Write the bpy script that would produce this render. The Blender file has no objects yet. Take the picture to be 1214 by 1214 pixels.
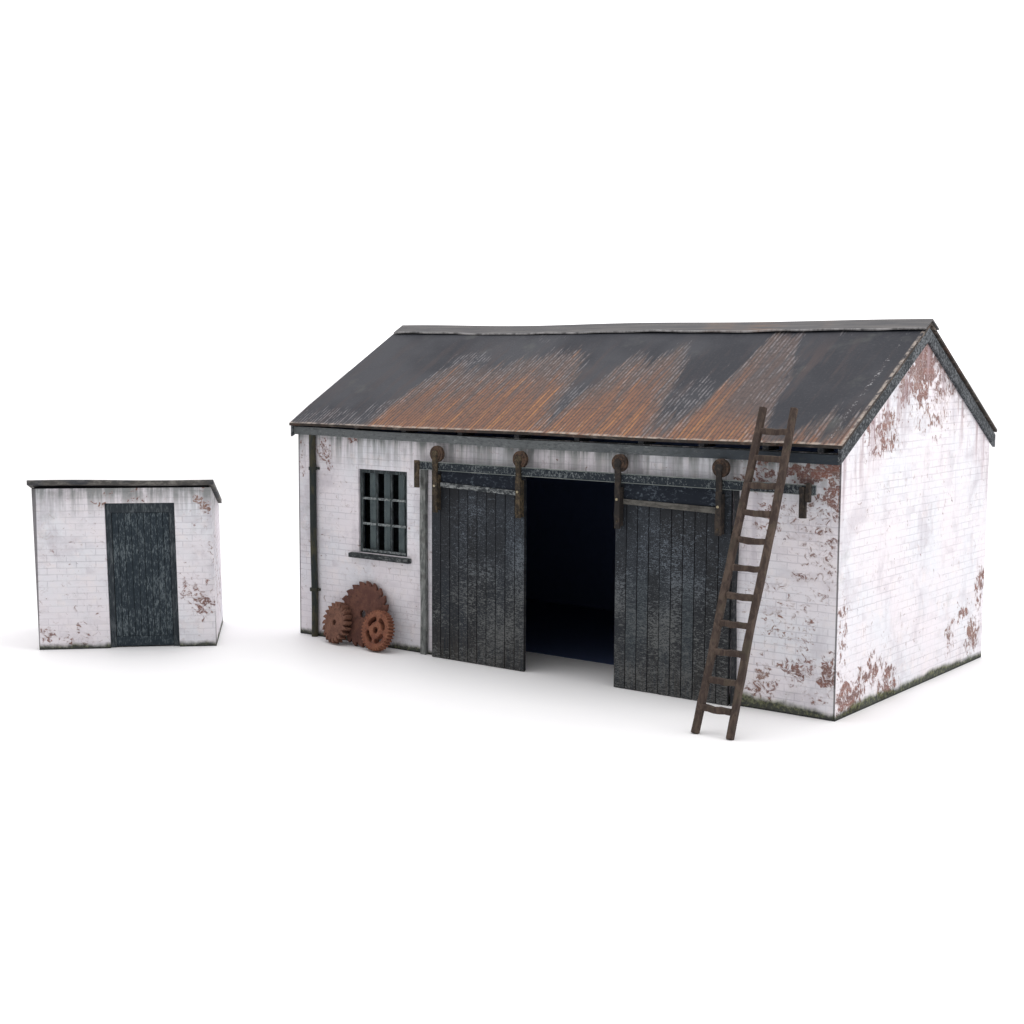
import bpy, bmesh, math, random
from mathutils import Vector, Matrix
random.seed(7)
S = bpy.context.scene
COL = S.collection
PI = math.pi

# ------------------------------------------------------------------ camera
CP = Vector((14.79774, -14.41363, 3.88674))
PITCH, YAW, ROLL, FPX = 0.105383, -0.654871, 0.0045634, 1749.197
Fw = Vector((math.sin(YAW)*math.cos(PITCH), math.cos(YAW)*math.cos(PITCH), -math.sin(PITCH)))
Rt = Fw.cross(Vector((0, 0, 1))).normalized()
Up = Rt.cross(Fw)
R2 = Rt*math.cos(ROLL) + Up*math.sin(ROLL)
U2 = -Rt*math.sin(ROLL) + Up*math.cos(ROLL)
cd = bpy.data.cameras.new('camera')
cam = bpy.data.objects.new('camera', cd)
COL.objects.link(cam)
cam.matrix_world = Matrix(((R2.x, U2.x, -Fw.x, CP.x), (R2.y, U2.y, -Fw.y, CP.y), (R2.z, U2.z, -Fw.z, CP.z), (0, 0, 0, 1)))
cd.sensor_fit = 'HORIZONTAL'
cd.sensor_width = 36.0
cd.lens = FPX/1214.0*36.0
cd.clip_start = 0.1
cd.clip_end = 1000
S.camera = cam

# ------------------------------------------------------------------ world: white studio, darker on the camera's side
W = bpy.data.worlds.new('World'); S.world = W; W.use_nodes = True
wt = W.node_tree; wt.nodes.clear()
wo = wt.nodes.new('ShaderNodeOutputWorld'); wb = wt.nodes.new('ShaderNodeBackground')
tc = wt.nodes.new('ShaderNodeTexCoord'); dp = wt.nodes.new('ShaderNodeVectorMath'); dp.operation = 'DOT_PRODUCT'
dp.inputs[1].default_value = Vector((-0.40, 0.70, 0.62)).normalized()
mr = wt.nodes.new('ShaderNodeMapRange'); mr.interpolation_type = 'SMOOTHSTEP'
mr.inputs['From Min'].default_value = -0.25; mr.inputs['From Max'].default_value = 0.62
mr.inputs['To Min'].default_value = 0.43; mr.inputs['To Max'].default_value = 1.55
wt.links.new(tc.outputs['Generated'], dp.inputs[0]); wt.links.new(dp.outputs['Value'], mr.inputs['Value'])
wt.links.new(mr.outputs[0], wb.inputs['Strength']); wb.inputs['Color'].default_value = (1.0, 0.985, 0.995, 1)
wt.links.new(wb.outputs[0], wo.inputs[0])

def area(name, loc, target, size, power, col=(1, 1, 1)):
    l = bpy.data.lights.new(name, 'AREA'); l.shape = 'SQUARE'; l.size = size; l.energy = power; l.color = col
    o = bpy.data.objects.new(name, l); COL.objects.link(o); o.location = loc
    o.rotation_euler = (Vector(target)-Vector(loc)).to_track_quat('-Z', 'Y').to_euler()
    return o
area('softbox_right', (24, 3, 11), (6, 2, 1), 9, 1000, (1.0, 0.99, 0.97))
area('softbox_overhead', (5, 1, 17), (4, 1, 0), 12, 700, (1.0, 1.0, 1.0))

vs = S.view_settings
vs.view_transform = 'Standard'; vs.look = 'None'; vs.exposure = 0.0; vs.gamma = 1.0
vs.use_curve_mapping = False

# ------------------------------------------------------------------ shader helpers
class G: nt = None
class X:
    def __init__(s, v): s.v = v
    def __add__(a, b): return mth('ADD', a, b)
    def __radd__(a, b): return mth('ADD', b, a)
    def __sub__(a, b): return mth('SUBTRACT', a, b)
    def __rsub__(a, b): return mth('SUBTRACT', b, a)
    def __mul__(a, b): return mth('MULTIPLY', a, b)
    def __rmul__(a, b): return mth('MULTIPLY', b, a)
    def __truediv__(a, b): return mth('DIVIDE', a, b)
def put(sock, v):
    if isinstance(v, X): v = v.v
    if isinstance(v, bpy.types.NodeSocket): G.nt.links.new(v, sock)
    elif isinstance(v, tuple) and len(v) == 3 and sock.type == 'RGBA': sock.default_value = (*v, 1)
    else: sock.default_value = v
def mth(op, a, b=0.0, clamp=False):
    n = G.nt.nodes.new('ShaderNodeMath'); n.operation = op; n.use_clamp = clamp
    put(n.inputs[0], a); put(n.inputs[1], b); return X(n.outputs[0])
def sat(a): return mth('ADD', a, 0.0, True)
def mx(a, b): return mth('MAXIMUM', a, b)
def mn(a, b): return mth('MINIMUM', a, b)
def sm(x, a, b, lo=0.0, hi=1.0):
    n = G.nt.nodes.new('ShaderNodeMapRange'); n.interpolation_type = 'SMOOTHSTEP'
    put(n.inputs['Value'], x)
    n.inputs['From Min'].default_value = a; n.inputs['From Max'].default_value = b
    n.inputs['To Min'].default_value = lo; n.inputs['To Max'].default_value = hi
    return X(n.outputs[0])
def rsm(x, a, b): return 1.0 - sm(x, a, b)       # 1 below a, 0 above b
def vec(u, v, w=0.0):
    n = G.nt.nodes.new('ShaderNodeCombineXYZ')
    put(n.inputs[0], u); put(n.inputs[1], v); put(n.inputs[2], w); return X(n.outputs[0])
def ocoord():
    n = G.nt.nodes.new('ShaderNodeTexCoord'); s = G.nt.nodes.new('ShaderNodeSeparateXYZ')
    G.nt.links.new(n.outputs['Object'], s.inputs[0])
    return X(s.outputs[0]), X(s.outputs[1]), X(s.outputs[2])
def noise(v, scale=1.0, detail=3.0, rough=0.55, dist=0.0):
    n = G.nt.nodes.new('ShaderNodeTexNoise'); put(n.inputs['Vector'], v)
    n.inputs['Scale'].default_value = scale; n.inputs['Detail'].default_value = detail
    n.inputs['Roughness'].default_value = rough; n.inputs['Distortion'].default_value = dist
    return X(n.outputs[0])
def mix(a, b, f):
    n = G.nt.nodes.new('ShaderNodeMix'); n.data_type = 'RGBA'; n.clamp_factor = True
    put(n.inputs[0], f); put(n.inputs[6], a); put(n.inputs[7], b); return X(n.outputs[2])
def curve(x, pts, lo, hi):
    """piecewise linear function of x given as (x, y) points, y in 0..1"""
    n = G.nt.nodes.new('ShaderNodeValToRGB'); r = n.color_ramp
    put(n.inputs[0], (x-lo)*(1.0/(hi-lo)))
    while len(r.elements) > 1: r.elements.remove(r.elements[-1])
    for i, (a, b) in enumerate(pts):
        p = (a-lo)/(hi-lo)
        e = r.elements[0] if i == 0 else r.elements.new(p)
        e.position = p; e.color = (b, b, b, 1)
    return X(n.outputs[0])
def brick(v, bw=0.25, rh=0.084, mortar=0.006, smooth=0.2):
    n = G.nt.nodes.new('ShaderNodeTexBrick'); put(n.inputs['Vector'], v)
    n.inputs['Scale'].default_value = 1.0; n.inputs['Mortar Size'].default_value = mortar
    n.inputs['Mortar Smooth'].default_value = smooth
    n.inputs['Brick Width'].default_value = bw; n.inputs['Row Height'].default_value = rh
    n.inputs['Color1'].default_value = (0, 0, 0, 1); n.inputs['Color2'].default_value = (1, 1, 1, 1)
    n.inputs['Mortar'].default_value = (0.5, 0.5, 0.5, 1)
    return X(n.outputs['Fac']), X(n.outputs['Color'])
def mat(name, fn):
    m = bpy.data.materials.new(name); m.use_nodes = True
    G.nt = m.node_tree; G.nt.nodes.clear()
    o = G.nt.nodes.new('ShaderNodeOutputMaterial'); b = G.nt.nodes.new('ShaderNodeBsdfPrincipled')
    G.nt.links.new(b.outputs[0], o.inputs[0])
    r = fn()
    put(b.inputs['Base Color'], r['c']); put(b.inputs['Roughness'], r.get('r', 0.8))
    put(b.inputs['Specular IOR Level'], r.get('s', 0.25))
    if 'm' in r: put(b.inputs['Metallic'], r['m'])
    if 'b' in r:
        n = G.nt.nodes.new('ShaderNodeBump'); put(n.inputs['Height'], r['b'])
        n.inputs['Strength'].default_value = r.get('bs', 0.4); n.inputs['Distance'].default_value = r.get('bd', 0.01)
        G.nt.links.new(n.outputs[0], b.inputs['Normal'])
    return m

def blobs(u, v, bl, seed=0.0):
    """sum of soft ellipses (u, v, ru, rv, strength): where the paint has flaked"""
    tot = None
    for (a, b, ru, rv, st) in bl:
        du = (u-a)*(1.0/ru); dv = (v-b)*(1.0/rv)
        e = rsm(du*du + dv*dv, 0.05, 1.0)*st
        tot = e if tot is None else mx(tot, e)
    return tot

def whitewash(axis, bl, top, moss_h, off=0.0, streak=1.0, width=8.09, extra=None, streak_len=0.65, moss_curve=None, tone=1.0, cv=1.05, cs=12.5):
    def f():
        x, y, z = ocoord()
        u = (x if axis == 'x' else y) + off; v = z
        P = vec(u, v, 0.37*off)
        warp = noise(P, 6.0, 2.0)*0.016
        fac, bc = brick(vec(u, v + warp, 0.0))
        # paint
        n1 = noise(P, 0.9, 3.0); n2 = noise(P, 5.0, 4.0, 0.6); n3 = noise(P, 34.0, 3.0, 0.7)
        col = mix((0.81*tone, 0.77*tone, 0.805*tone), (0.765*tone, 0.77*tone, 0.81*tone), sm(n1, 0.38, 0.62))
        col = mix(col, (0.83*tone, 0.785*tone, 0.795*tone), sm(n2, 0.5, 0.7)*0.7)
        col = mix(col, (0.52, 0.49, 0.53), sm(bc, 0.3, 0.9)*sm(noise(vec(u*0.5, v, 3.0), 5.0, 3.0), 0.45, 0.75)*0.45)
        col = mix(col, (0.50, 0.48, 0.52), sm(n3, 0.55, 0.8)*0.30)
        gr = noise(vec(u*1.3, v*0.9, 14.0+off), 1.6, 5.0, 0.68, 0.4)
        col = mix(col, (0.47, 0.435, 0.475), sm(gr, 0.50, 0.68)*0.42)
        col = mix(col, (0.40, 0.41, 0.40), sm(noise(vec(u, v, 41.0+off), 2.4, 5.0, 0.7), 0.58, 0.74)*0.35)
        # mortar lines, only here and there
        lm = sm(noise(vec(u*0.5, v*1.6, 9.0+off), 2.6, 4.0, 0.65), 0.36, 0.66)
        col = mix(col, (0.30, 0.28, 0.33), fac*(0.05 + lm*0.30))
        # soot and rain streaks below the eaves
        st = noise(vec(u*9.0, v*0.55, 2.0+off), 1.0, 4.0, 0.65)
        sf = sm(v, top-streak_len, top-0.02)
        col = mix(col, (0.21, 0.225, 0.22), sat(sf*sm(st, 0.38, 0.62)*0.85 + sm(v, top-0.22, top-0.02)*0.5*sm(n2, 0.3, 0.6))*streak)
        st2 = noise(vec(u*4.0, v*0.35, 6.0+off), 1.0, 3.0, 0.6)
        col = mix(col, (0.40, 0.37, 0.42), sm(st2, 0.56, 0.72)*sm(v, 0.3, 2.6)*0.42*streak)
        # flaked paint: bare brick
        cn = noise(vec(u*0.92 + v*(cv*0.33), v*cv - u*0.12, 4.0+off), cs, 6.0, 0.66, 1.1)
        wu = (noise(P, 3.2, 3.0, 0.6)-0.5)*0.75; wv = (noise(vec(u, v, 31.0+off), 3.2, 3.0, 0.6)-0.5)*0.75
        bm = blobs(u + wu, v + wv, bl) if bl else X(0.0)
        chip = sm(cn + bm*0.30, 0.665, 0.70)
        b2 = noise(P, 18.0, 3.0, 0.65)
        rc = mix((0.21, 0.078, 0.052), (0.125, 0.056, 0.044), bc)
        rc = mix(rc, (0.30, 0.15, 0.10), sm(b2, 0.52, 0.72)*0.8)
        rc = mix(rc, (0.27, 0.22, 0.20), fac*sm(b2, 0.35, 0.6)*0.5)
        col = mix(col, (0.44, 0.37, 0.37), sm(cn + bm*0.30, 0.575, 0.675)*0.50)
        rc = mix(rc, (0.27, 0.17, 0.11), sm(noise(P, 1.7, 3.0), 0.5, 0.66)*0.45)
        col = mix(col, rc, chip*(1.0 - sm(noise(P, 42.0, 3.0, 0.7), 0.50, 0.64)*0.48)*0.88)
        # specks
        sp = noise(vec(u, v, 12.0+off), 17.0, 2.0, 0.5, 0.8)
        col = mix(col, (0.16, 0.13, 0.13), sm(sp, 0.755, 0.79)*0.8)
        if extra: col = extra(col, u, v)
        # moss and dirt at the foot
        mhn = noise(vec(u*1.0, 0.0, off), 3.2, 4.0, 0.6)
        mh = (mhn*2.0)*moss_h if moss_curve is None else (mhn*0.7+0.65)*curve(u, moss_curve, 0.0, width)
        mo = rsm(v + n2*0.10 - mh - 0.045, -0.03, 0.045)
        mcol = mix((0.030, 0.036, 0.026), (0.16, 0.175, 0.085), sm(noise(P, 20.0, 4.0, 0.75) + (v*1.2), 0.50, 0.74))
        col = mix(col, mcol, mo*0.95)
        col = mix(col, (0.03, 0.032, 0.034), rsm(v, 0.012, 0.022)*0.8)
        hgt = fac*-0.5 + chip*-0.6 + n3*0.25
        return dict(c=col, r=0.9, s=0.12, b=hgt, bs=0.4, bd=0.010)
    return f

def edges(lo, hi, c=(0.10, 0.095, 0.10), w=0.007):
    def e(col, u, v):
        m = mx(rsm(u, lo+w, lo+w*1.6), sm(u, hi-w*1.6, hi-w))
        return mix(col, c, m*0.8)
    return e

def wood(dark, light, sc=(1, 1, 1), amt=0.5, fine=40.0, tint=None, th=(0.50, 0.66), blue=None, zfade=None, rough=0.85, axis_grain='z'):
    def f():
        x, y, z = ocoord()
        P = vec(x*sc[0], y*sc[1], z*sc[2])
        n = noise(P, fine, 4.0, 0.7, 0.5)
        big = noise(vec(x, y, z), 2.1, 3.0)
        a = sm(n + (big-0.5)*0.35, th[0], th[1])
        c = mix(dark, light, a*amt)
        if tint: c = mix(c, tint, sm(noise(vec(x, y, z+5.0), 5.0, 4.0, 0.6), 0.5, 0.7)*0.6)
        if zfade: c = mix(c, zfade[2], sm(z, zfade[0], zfade[1])*0.6)
        gr = noise(vec(x*6.0, y*6.0, z*60.0) if axis_grain != 'z' else vec(x*60.0, y*60.0, z*6.0), 1.0, 2.0)
        return dict(c=c, r=rough, s=0.2, b=n*0.7+gr*0.3, bs=0.5, bd=0.006)
    return f

# ------------------------------------------------------------------ mesh helpers
class MB:
    def __init__(s): s.v = []; s.f = []; s.m = []
    def face(s, pts, mi=0):
        i = len(s.v); s.v += [Vector(p) for p in pts]; s.f.append(list(range(i, i+len(pts)))); s.m.append(mi)
    def hexa(s, p, mi=0):
        i = len(s.v); s.v += [Vector(q) for q in p]
        for q in ((0, 3, 2, 1), (4, 5, 6, 7), (0, 1, 5, 4), (1, 2, 6, 5), (2, 3, 7, 6), (3, 0, 4, 7)):
            s.f.append([i+k for k in q]); s.m.append(mi)
    def box(s, x0, x1, y0, y1, z0, z1, mi=0):
        s.hexa([(x0, y0, z0), (x1, y0, z0), (x1, y1, z0), (x0, y1, z0), (x0, y0, z1), (x1, y0, z1), (x1, y1, z1), (x0, y1, z1)], mi)
    def prism(s, poly, axis, a, b, mi=0):
        """poly of 2D points (counterclockwise) extruded along axis from a to b"""
        def P(q, t):
            return {'x': (t, q[0], q[1]), 'y': (q[0], t, q[1]), 'z': (q[0], q[1], t)}[axis]
        n = len(poly); i = len(s.v)
        s.v += [Vector(P(q, a)) for q in poly] + [Vector(P(q, b)) for q in poly]
        s.f.append([i+k for k in range(n)][::-1]); s.m.append(mi)
        s.f.append([i+n+k for k in range(n)]); s.m.append(mi)
        for k in range(n):
            s.f.append([i+k, i+(k+1) % n, i+n+(k+1) % n, i+n+k]); s.m.append(mi)
    def cyl(s, c, r, axis, a, b, n=28, mi=0):
        s.prism([(c[0]+r*math.cos(2*PI*k/n), c[1]+r*math.sin(2*PI*k/n)) for k in range(n)], axis, a, b, mi)
    def tube(s, path, w, d, mi=0, jit=0.0):
        """square bar through a list of points, cross-section w (x) by d (y-ish)"""
        rings = []
        for k, p in enumerate(path):
            p = Vector(p); q0 = Vector(path[max(0, k-1)]); q1 = Vector(path[min(len(path)-1, k+1)])
            t = (q1-q0).normalized(); ref = Vector((1, 0, 0)) if abs(t.x) < 0.8 else Vector((0, 0, 1))
            side = (ref - t*ref.dot(t)).normalized(); oth = t.cross(side)
            ww = w*(1+random.uniform(-jit, jit)); dd = d*(1+random.uniform(-jit, jit))
            i = len(s.v)
            s.v += [p+side*a*ww/2+oth*b*dd/2 for a, b in ((-1, -1), (1, -1), (1, 1), (-1, 1))]
            rings.append(i)
        for a, b in zip(rings, rings[1:]):
            for k in range(4):
                s.f.append([a+k, a+(k+1) % 4, b+(k+1) % 4, b+k]); s.m.append(mi)
        s.f.append([rings[0]+k for k in (3, 2, 1, 0)]); s.m.append(mi)
        s.f.append([rings[-1]+k for k in range(4)]); s.m.append(mi)
    def grid(s, xs, zs, hole, y0, y1, front=0, back=1, side=0, sh=None):
        """upright slab in the xz plane with rectangular holes"""
        nx, nz = len(xs)-1, len(zs)-1
        def solid(i, j):
            if i < 0 or j < 0 or i >= nx or j >= nz: return False
            cx, cz = (xs[i]+xs[i+1])/2, (zs[j]+zs[j+1])/2
            return not any(a < cx < b and c < cz < d for a, b, c, d in hole)
        for i in range(nx):
            for j in range(nz):
                if not solid(i, j): continue
                a, b, c, d = xs[i], xs[i+1], zs[j], zs[j+1]
                s.face([(a, y0, c), (b, y0, c), (b, y0, d), (a, y0, d)], front)
                s.face([(b, y1, c), (a, y1, c), (a, y1, d), (b, y1, d)], back)
                if not solid(i-1, j): s.face([(a, y1, c), (a, y0, c), (a, y0, d), (a, y1, d)], side)
                if not solid(i+1, j): s.face([(b, y0, c), (b, y1, c), (b, y1, d), (b, y0, d)], side)
                if not solid(i, j-1): s.face([(a, y0, c), (a, y1, c), (b, y1, c), (b, y0, c)], side)
                if not solid(i, j+1): s.face([(a, y0, d), (b, y0, d), (b, y1, d), (a, y1, d)], side)
    def build(s, name, mats, parent=None, bevel=0.0, fn=None, weld=True, smooth=False):
        me = bpy.data.meshes.new(name)
        vs_ = [fn(p) for p in s.v] if fn else s.v
        me.from_pydata([tuple(p) for p in vs_], [], s.f)
        for m in (mats if isinstance(mats, (list, tuple)) else [mats]): me.materials.append(m)
        for p, mi in zip(me.polygons, s.m): p.material_index = mi
        bm = bmesh.new(); bm.from_mesh(me)
        if weld: bmesh.ops.remove_doubles(bm, verts=bm.verts, dist=1e-5)
        bmesh.ops.recalc_face_normals(bm, faces=bm.faces)
        bm.to_mesh(me); bm.free()
        o = bpy.data.objects.new(name, me); COL.objects.link(o)
        if parent: o.parent = parent
        if bevel:
            b = o.modifiers.new('bevel', 'BEVEL'); b.width = bevel; b.segments = 2; b.limit_method = 'ANGLE'
            b.angle_limit = math.radians(40)
        if smooth:
            for p in me.polygons: p.use_smooth = True
        return o

def thing(name, label, cat, loc=(0, 0, 0), rot=(0, 0, 0)):
    o = bpy.data.objects.new(name, None); COL.objects.link(o); o.location = loc; o.rotation_euler = rot
    o.empty_display_size = 0.2
    o['label'] = label; o['category'] = cat
    return o
def tag(o, label, cat): o['label'] = label; o['category'] = cat; return o

# ------------------------------------------------------------------ materials
L, D = 8.094, 4.381
M = {}
def gable_extra(col, u, v):
    line = mn(u, 4.381-u)*0.576 + 2.90
    d = line - v
    st = noise(vec(u*9.0, v*0.8, 22.0), 1.0, 4.0, 0.65)
    col = mix(col, (0.40, 0.31, 0.33), rsm(d, 0.15, 0.95)*sm(st, 0.46, 0.64)*0.75)
    col = mix(col, (0.17, 0.14, 0.14), rsm(d, 0.10, 0.34)*sm(u, 2.1, 2.6)*rsm(u, 3.0, 4.2)*sm(noise(vec(u, v, 3.0), 9.0, 4.0), 0.35, 0.6)*0.7)
    col = mix(col, (0.44, 0.38, 0.41), mx(rsm(u, 0.02, 0.16), sm(u, 4.24, 4.34))*sm(v, 1.5, 2.6)*sm(st, 0.4, 0.6)*0.6)
    return col
front_bl = [(0.50, 2.52, 0.22, 0.30, 0.50), (0.06, 2.45, 0.14, 0.40, 0.45), (0.95, 2.72, 0.16, 0.14, 0.42),
            (7.85, 2.70, 0.60, 0.20, 0.95), (8.05, 2.38, 0.26, 0.30, 0.80), (7.9, 2.05, 0.40, 0.35, 0.40), (7.15, 2.62, 0.45, 0.24, 0.58), (7.3, 2.2, 0.35, 0.30, 0.40),
            (7.85, 1.65, 0.40, 0.50, 0.32), (7.25, 1.35, 0.35, 0.3, 0.26), (7.5, 0.95, 0.5, 0.40, 0.30), (8.02, 0.52, 0.18, 0.28, 0.85),
            (7.70, 0.50, 0.28, 0.26, 0.58), (7.25, 0.30, 0.24, 0.28, 0.56), (7.8, 0.16, 0.2, 0.1, 0.4)]
gable_bl = [(2.19, 3.95, 0.50, 0.52, 1.25), (1.60, 3.55, 0.38, 0.38, 0.80), (2.05, 3.60, 0.45, 0.35, 0.80), (2.75, 3.60, 0.50, 0.42, 0.60),
            (1.0, 3.05, 0.65, 0.45, 0.60), (2.4, 3.2, 0.7, 0.3, 0.45), (1.40, 0.14, 0.42, 0.30, 0.72), (0.35, 0.18, 0.55, 0.28, 0.76),
            (0.85, 0.40, 0.50, 0.25, 0.55), (0.12, 0.9, 0.14, 0.8, 0.45),
            (3.62, 0.74, 0.26, 0.20, 0.80), (3.28, 0.42, 0.18, 0.30, 0.62), (4.05, 0.36, 0.30, 0.32, 0.72), (4.2, 0.95, 0.22, 0.4, 0.66)]
M['front'] = mat('whitewashed_brick_front', whitewash('x', front_bl, 2.86, 0.06, 0.0, 1.0, 8.1, edges(0.0, L),
                 moss_curve=[(0, 0.06), (2.2, 0.07), (2.6, 0.02), (6.7, 0.02), (6.9, 0.15), (7.5, 0.12), (8.09, 0.07)]))
M['gable'] = mat('whitewashed_brick_gable', whitewash('y', gable_bl, 6.0, 0.10, 0.0, 0.9, 4.4,
                 moss_curve=[(0, 0.05), (0.8, 0.13), (1.6, 0.08), (3.0, 0.11), (4.38, 0.05)], tone=1.0, cv=0.62, extra=gable_extra, cs=13.5))
M['rear'] = mat('whitewashed_brick_rear', whitewash('x', [(1.5, 1.0, 0.8, 0.5, 0.5), (6, 2.2, 0.8, 0.5, 0.6)], 2.86, 0.08, 20.0, 1.0))
M['far_gable'] = mat('whitewashed_brick_far_gable', whitewash('y', [(22.0, 3.7, 0.5, 0.6, 0.8)], 6.0, 0.08, 20.0))

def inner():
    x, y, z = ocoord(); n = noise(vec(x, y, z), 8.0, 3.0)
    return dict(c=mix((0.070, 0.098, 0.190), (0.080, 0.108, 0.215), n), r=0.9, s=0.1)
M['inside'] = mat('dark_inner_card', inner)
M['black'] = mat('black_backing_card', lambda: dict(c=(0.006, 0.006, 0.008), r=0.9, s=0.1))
M['dark_edge'] = mat('dark_card_edge', wood((0.03, 0.032, 0.036), (0.14, 0.14, 0.14), (1, 1, 1), 0.5, 25.0))

EZ, EY, RZ = 2.966, -0.118, 4.295
SL = (RZ-EZ)/(D/2-EY)
CS = math.cos(math.atan(SL))
def roofmat():
    x, y, z = ocoord()
    s = (D/2 + 0.118 - mth('ABSOLUTE', y-D/2))*(1.0/CS)
    rear = sm(y, D/2-0.001, D/2+0.001)
    lo, hi = -0.12, 8.22
    pts = [(-0.1, .02), (1.28, .02), (1.38, .30), (1.50, 1.10), (1.78, 1.70), (2.1, 1.45), (2.6, 1.62), (3.1, 1.85), (3.4, 1.96), (3.8, 1.88), (3.98, 1.35),
           (4.10, .55), (4.25, .45), (4.38, 1.3), (4.52, 1.85), (4.88, 1.76), (5.10, 2.12), (5.35, 1.75), (5.55, .95), (5.70, .40), (6.0, .45), (6.10, .9),
           (6.22, 2.5), (6.60, 2.5), (6.95, 1.3), (7.15, .25), (7.45, .12), (7.6, .40), (7.82, .50), (7.90, .12), (8.0, .35), (8.2, 1.05)]
    # streaks: noise very long down the slope, one value per corrugation
    st = noise(vec(x*11.0, s*0.5, 1.0), 1.0, 4.0, 0.7)
    h = curve(x + (noise(vec(x, s, 0.0), 1.5, 2.0)-0.5)*0.12, [(a, b/2.8) for a, b in pts], lo, hi)*2.8
    h = mix(h, 0.9 + 0*h if False else h, 0.0) if False else h
    h = h*(1.0-rear) + rear*(noise(vec(x, 3.0, 0.0), 0.9, 2.0)*2.4 - 0.3)
    g3_ = noise(vec(x*20.0, s*4.0, 61.0), 1.0, 4.0, 0.75)
    rag = (st-0.5)*1.5 + (noise(vec(x*18.0, s*3.0, 4.0), 1.0, 3.0, 0.7)-0.5)*0.55
    d = h + rag*sm(h, 0.05, 0.5) - s                # > 0 inside rust
    rust = sm(d + (g3_-0.5)*0.5, -0.10, 0.22)
    corr = mth('SINE', x*(2*PI/0.052))*0.5 + 0.5
    rows = noise(vec(x*16.0, s*7.0, 7.0), 1.0, 4.0, 0.75)
    g1 = noise(vec(x, s, 0.0), 0.8, 3.0); g2 = noise(vec(x*8.0, s*1.0, 3.0), 1.0, 3.0); g3 = noise(vec(x*2.0, s*2.0, 3.0), 14.0, 3.0, 0.7)
    grey = mix((0.019, 0.021, 0.029), (0.046, 0.048, 0.057), sm(g1 - x*0.024, 0.27, 0.55))
    grey = mix(grey, (0.095, 0.10, 0.092), sm(noise(vec(x, s, 5.0), 1.6, 4.0, 0.6), 0.56, 0.74)*0.5)
    grey = mix(grey, (0.08, 0.08, 0.09), sm(g3, 0.5, 0.8)*0.4)
    fl = noise(vec(x*15.0, s*2.6, 12.0), 1.0, 5.0, 0.75)
    # rust from mauve at the top of each streak to orange at the eave
    k = sat(d*0.75/(h*0.6+0.25))
    rn = noise(vec(x*9.0, s*0.7, 6.0), 1.0, 4.0, 0.65)
    rcol = mix((0.115, 0.080, 0.068), (0.215, 0.098, 0.056), sm(k + (rn-0.5)*2.0, 0.10, 0.70))
    rcol = mix(rcol, (0.40, 0.18, 0.065), sm(rn + k*0.12, 0.58, 0.74)*0.75)
    rcol = mix(rcol, (0.085, 0.068, 0.066), sm(noise(vec(x*13.0, s*0.5, 15.0), 1.0, 3.0, 0.6), 0.55, 0.66)*0.6)
    rcol = mix(rcol, (0.060, 0.045, 0.044), (1.0-sm(corr, 0.1, 0.5))*0.55)
    faint = curve(x, [(-0.1, 0), (6.25, 0), (6.45, .62), (6.9, .65), (7.2, .45), (7.4, 0), (8.2, 0)], lo, hi)
    rcol = mix(rcol, (0.098, 0.070, 0.064), sat(faint*sm(s + (rn-0.5)*1.6, 0.15, 0.9)*1.6))
    grey = mix(grey, (0.062, 0.046, 0.046), sat(curve(x, [(-0.1, .35), (1.6, .5), (5.8, .6), (6.6, .9), (7.3, .8), (7.6, .3), (8.2, .2)], lo, hi)*sm(noise(vec(x*5.0, s*0.6, 51.0), 1.0, 4.0, 0.65), 0.48, 0.64)*rsm(s, 1.6, 2.6)))
    c = mix(grey, rcol, rust*0.95)
    c = mix(c, (0.075, 0.074, 0.082), rust*sm(noise(vec(x*15.0, s*0.9, 21.0), 1.0, 4.0, 0.7), 0.48, 0.62)*rsm(k + (noise(vec(x, s*0.6, 33.0), 1.3, 3.0)-0.5)*1.6, 0.25, 0.95)*0.65)
    # pale zinc showing on the crests round the rust
    zone = sm(d, -0.30, 0.0)*rsm(d, 0.45, 1.3)*sm(h, 0.1, 0.5)
    pz = blobs(x, s, [(0.55, 0.12, 1.1, 0.42, 1.0), (5.85, 0.75, 0.42, 0.95, 1.0), (4.2, 0.75, 0.28, 0.7, 0.9), (1.3, 0.35, 0.35, 0.45, 1.0), (7.0, 0.25, 0.35, 0.35, 0.8),
                      (2.9, 2.35, 0.5, 0.18, 0.6), (7.95, 0.55, 0.2, 0.3, 0.7), (7.2, 2.45, 0.3, 0.15, 0.7), (1.9, 1.75, 0.5, 0.35, 1.0), (6.6, 1.4, .5, 1.1, .6)])
    fz = sm(fl + mx(zone*0.85, pz*(1.0-rear))*0.26, 0.64, 0.80)*sm(corr, 0.35, 0.75)*sm(rows, 0.42, 0.54)
    c = mix(c, (0.31, 0.29, 0.30), fz*0.46)
    c = mix(c, (0.030, 0.026, 0.026), rust*sm(noise(vec(x*13.0, s*15.0, 17.0), 1.0, 3.0, 0.7), 0.50, 0.62)*0.40)
    c = mix(c, (0.40, 0.36, 0.34), rust*sm(noise(vec(x*19.0, s*3.0, 27.0), 1.0, 4.0, 0.75), 0.60, 0.70)*sm(corr, 0.4, 0.8)*0.5)
    c = mix(c, (0.035, 0.036, 0.042), (1.0-sm(corr, 0.0, 0.6))*(rust*0.25+0.03))
    # worn pale edge at eave and verge
    ed = mx(rsm(s, 0.02, 0.05), sm(x, 8.11, 8.135)*rsm(x, 8.15, 8.2))
    c = mix(c, (0.42, 0.36, 0.31), ed*sm(noise(vec(x, s, 2.0), 9.0, 4.0, 0.7), 0.38, 0.6)*0.8)
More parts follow.
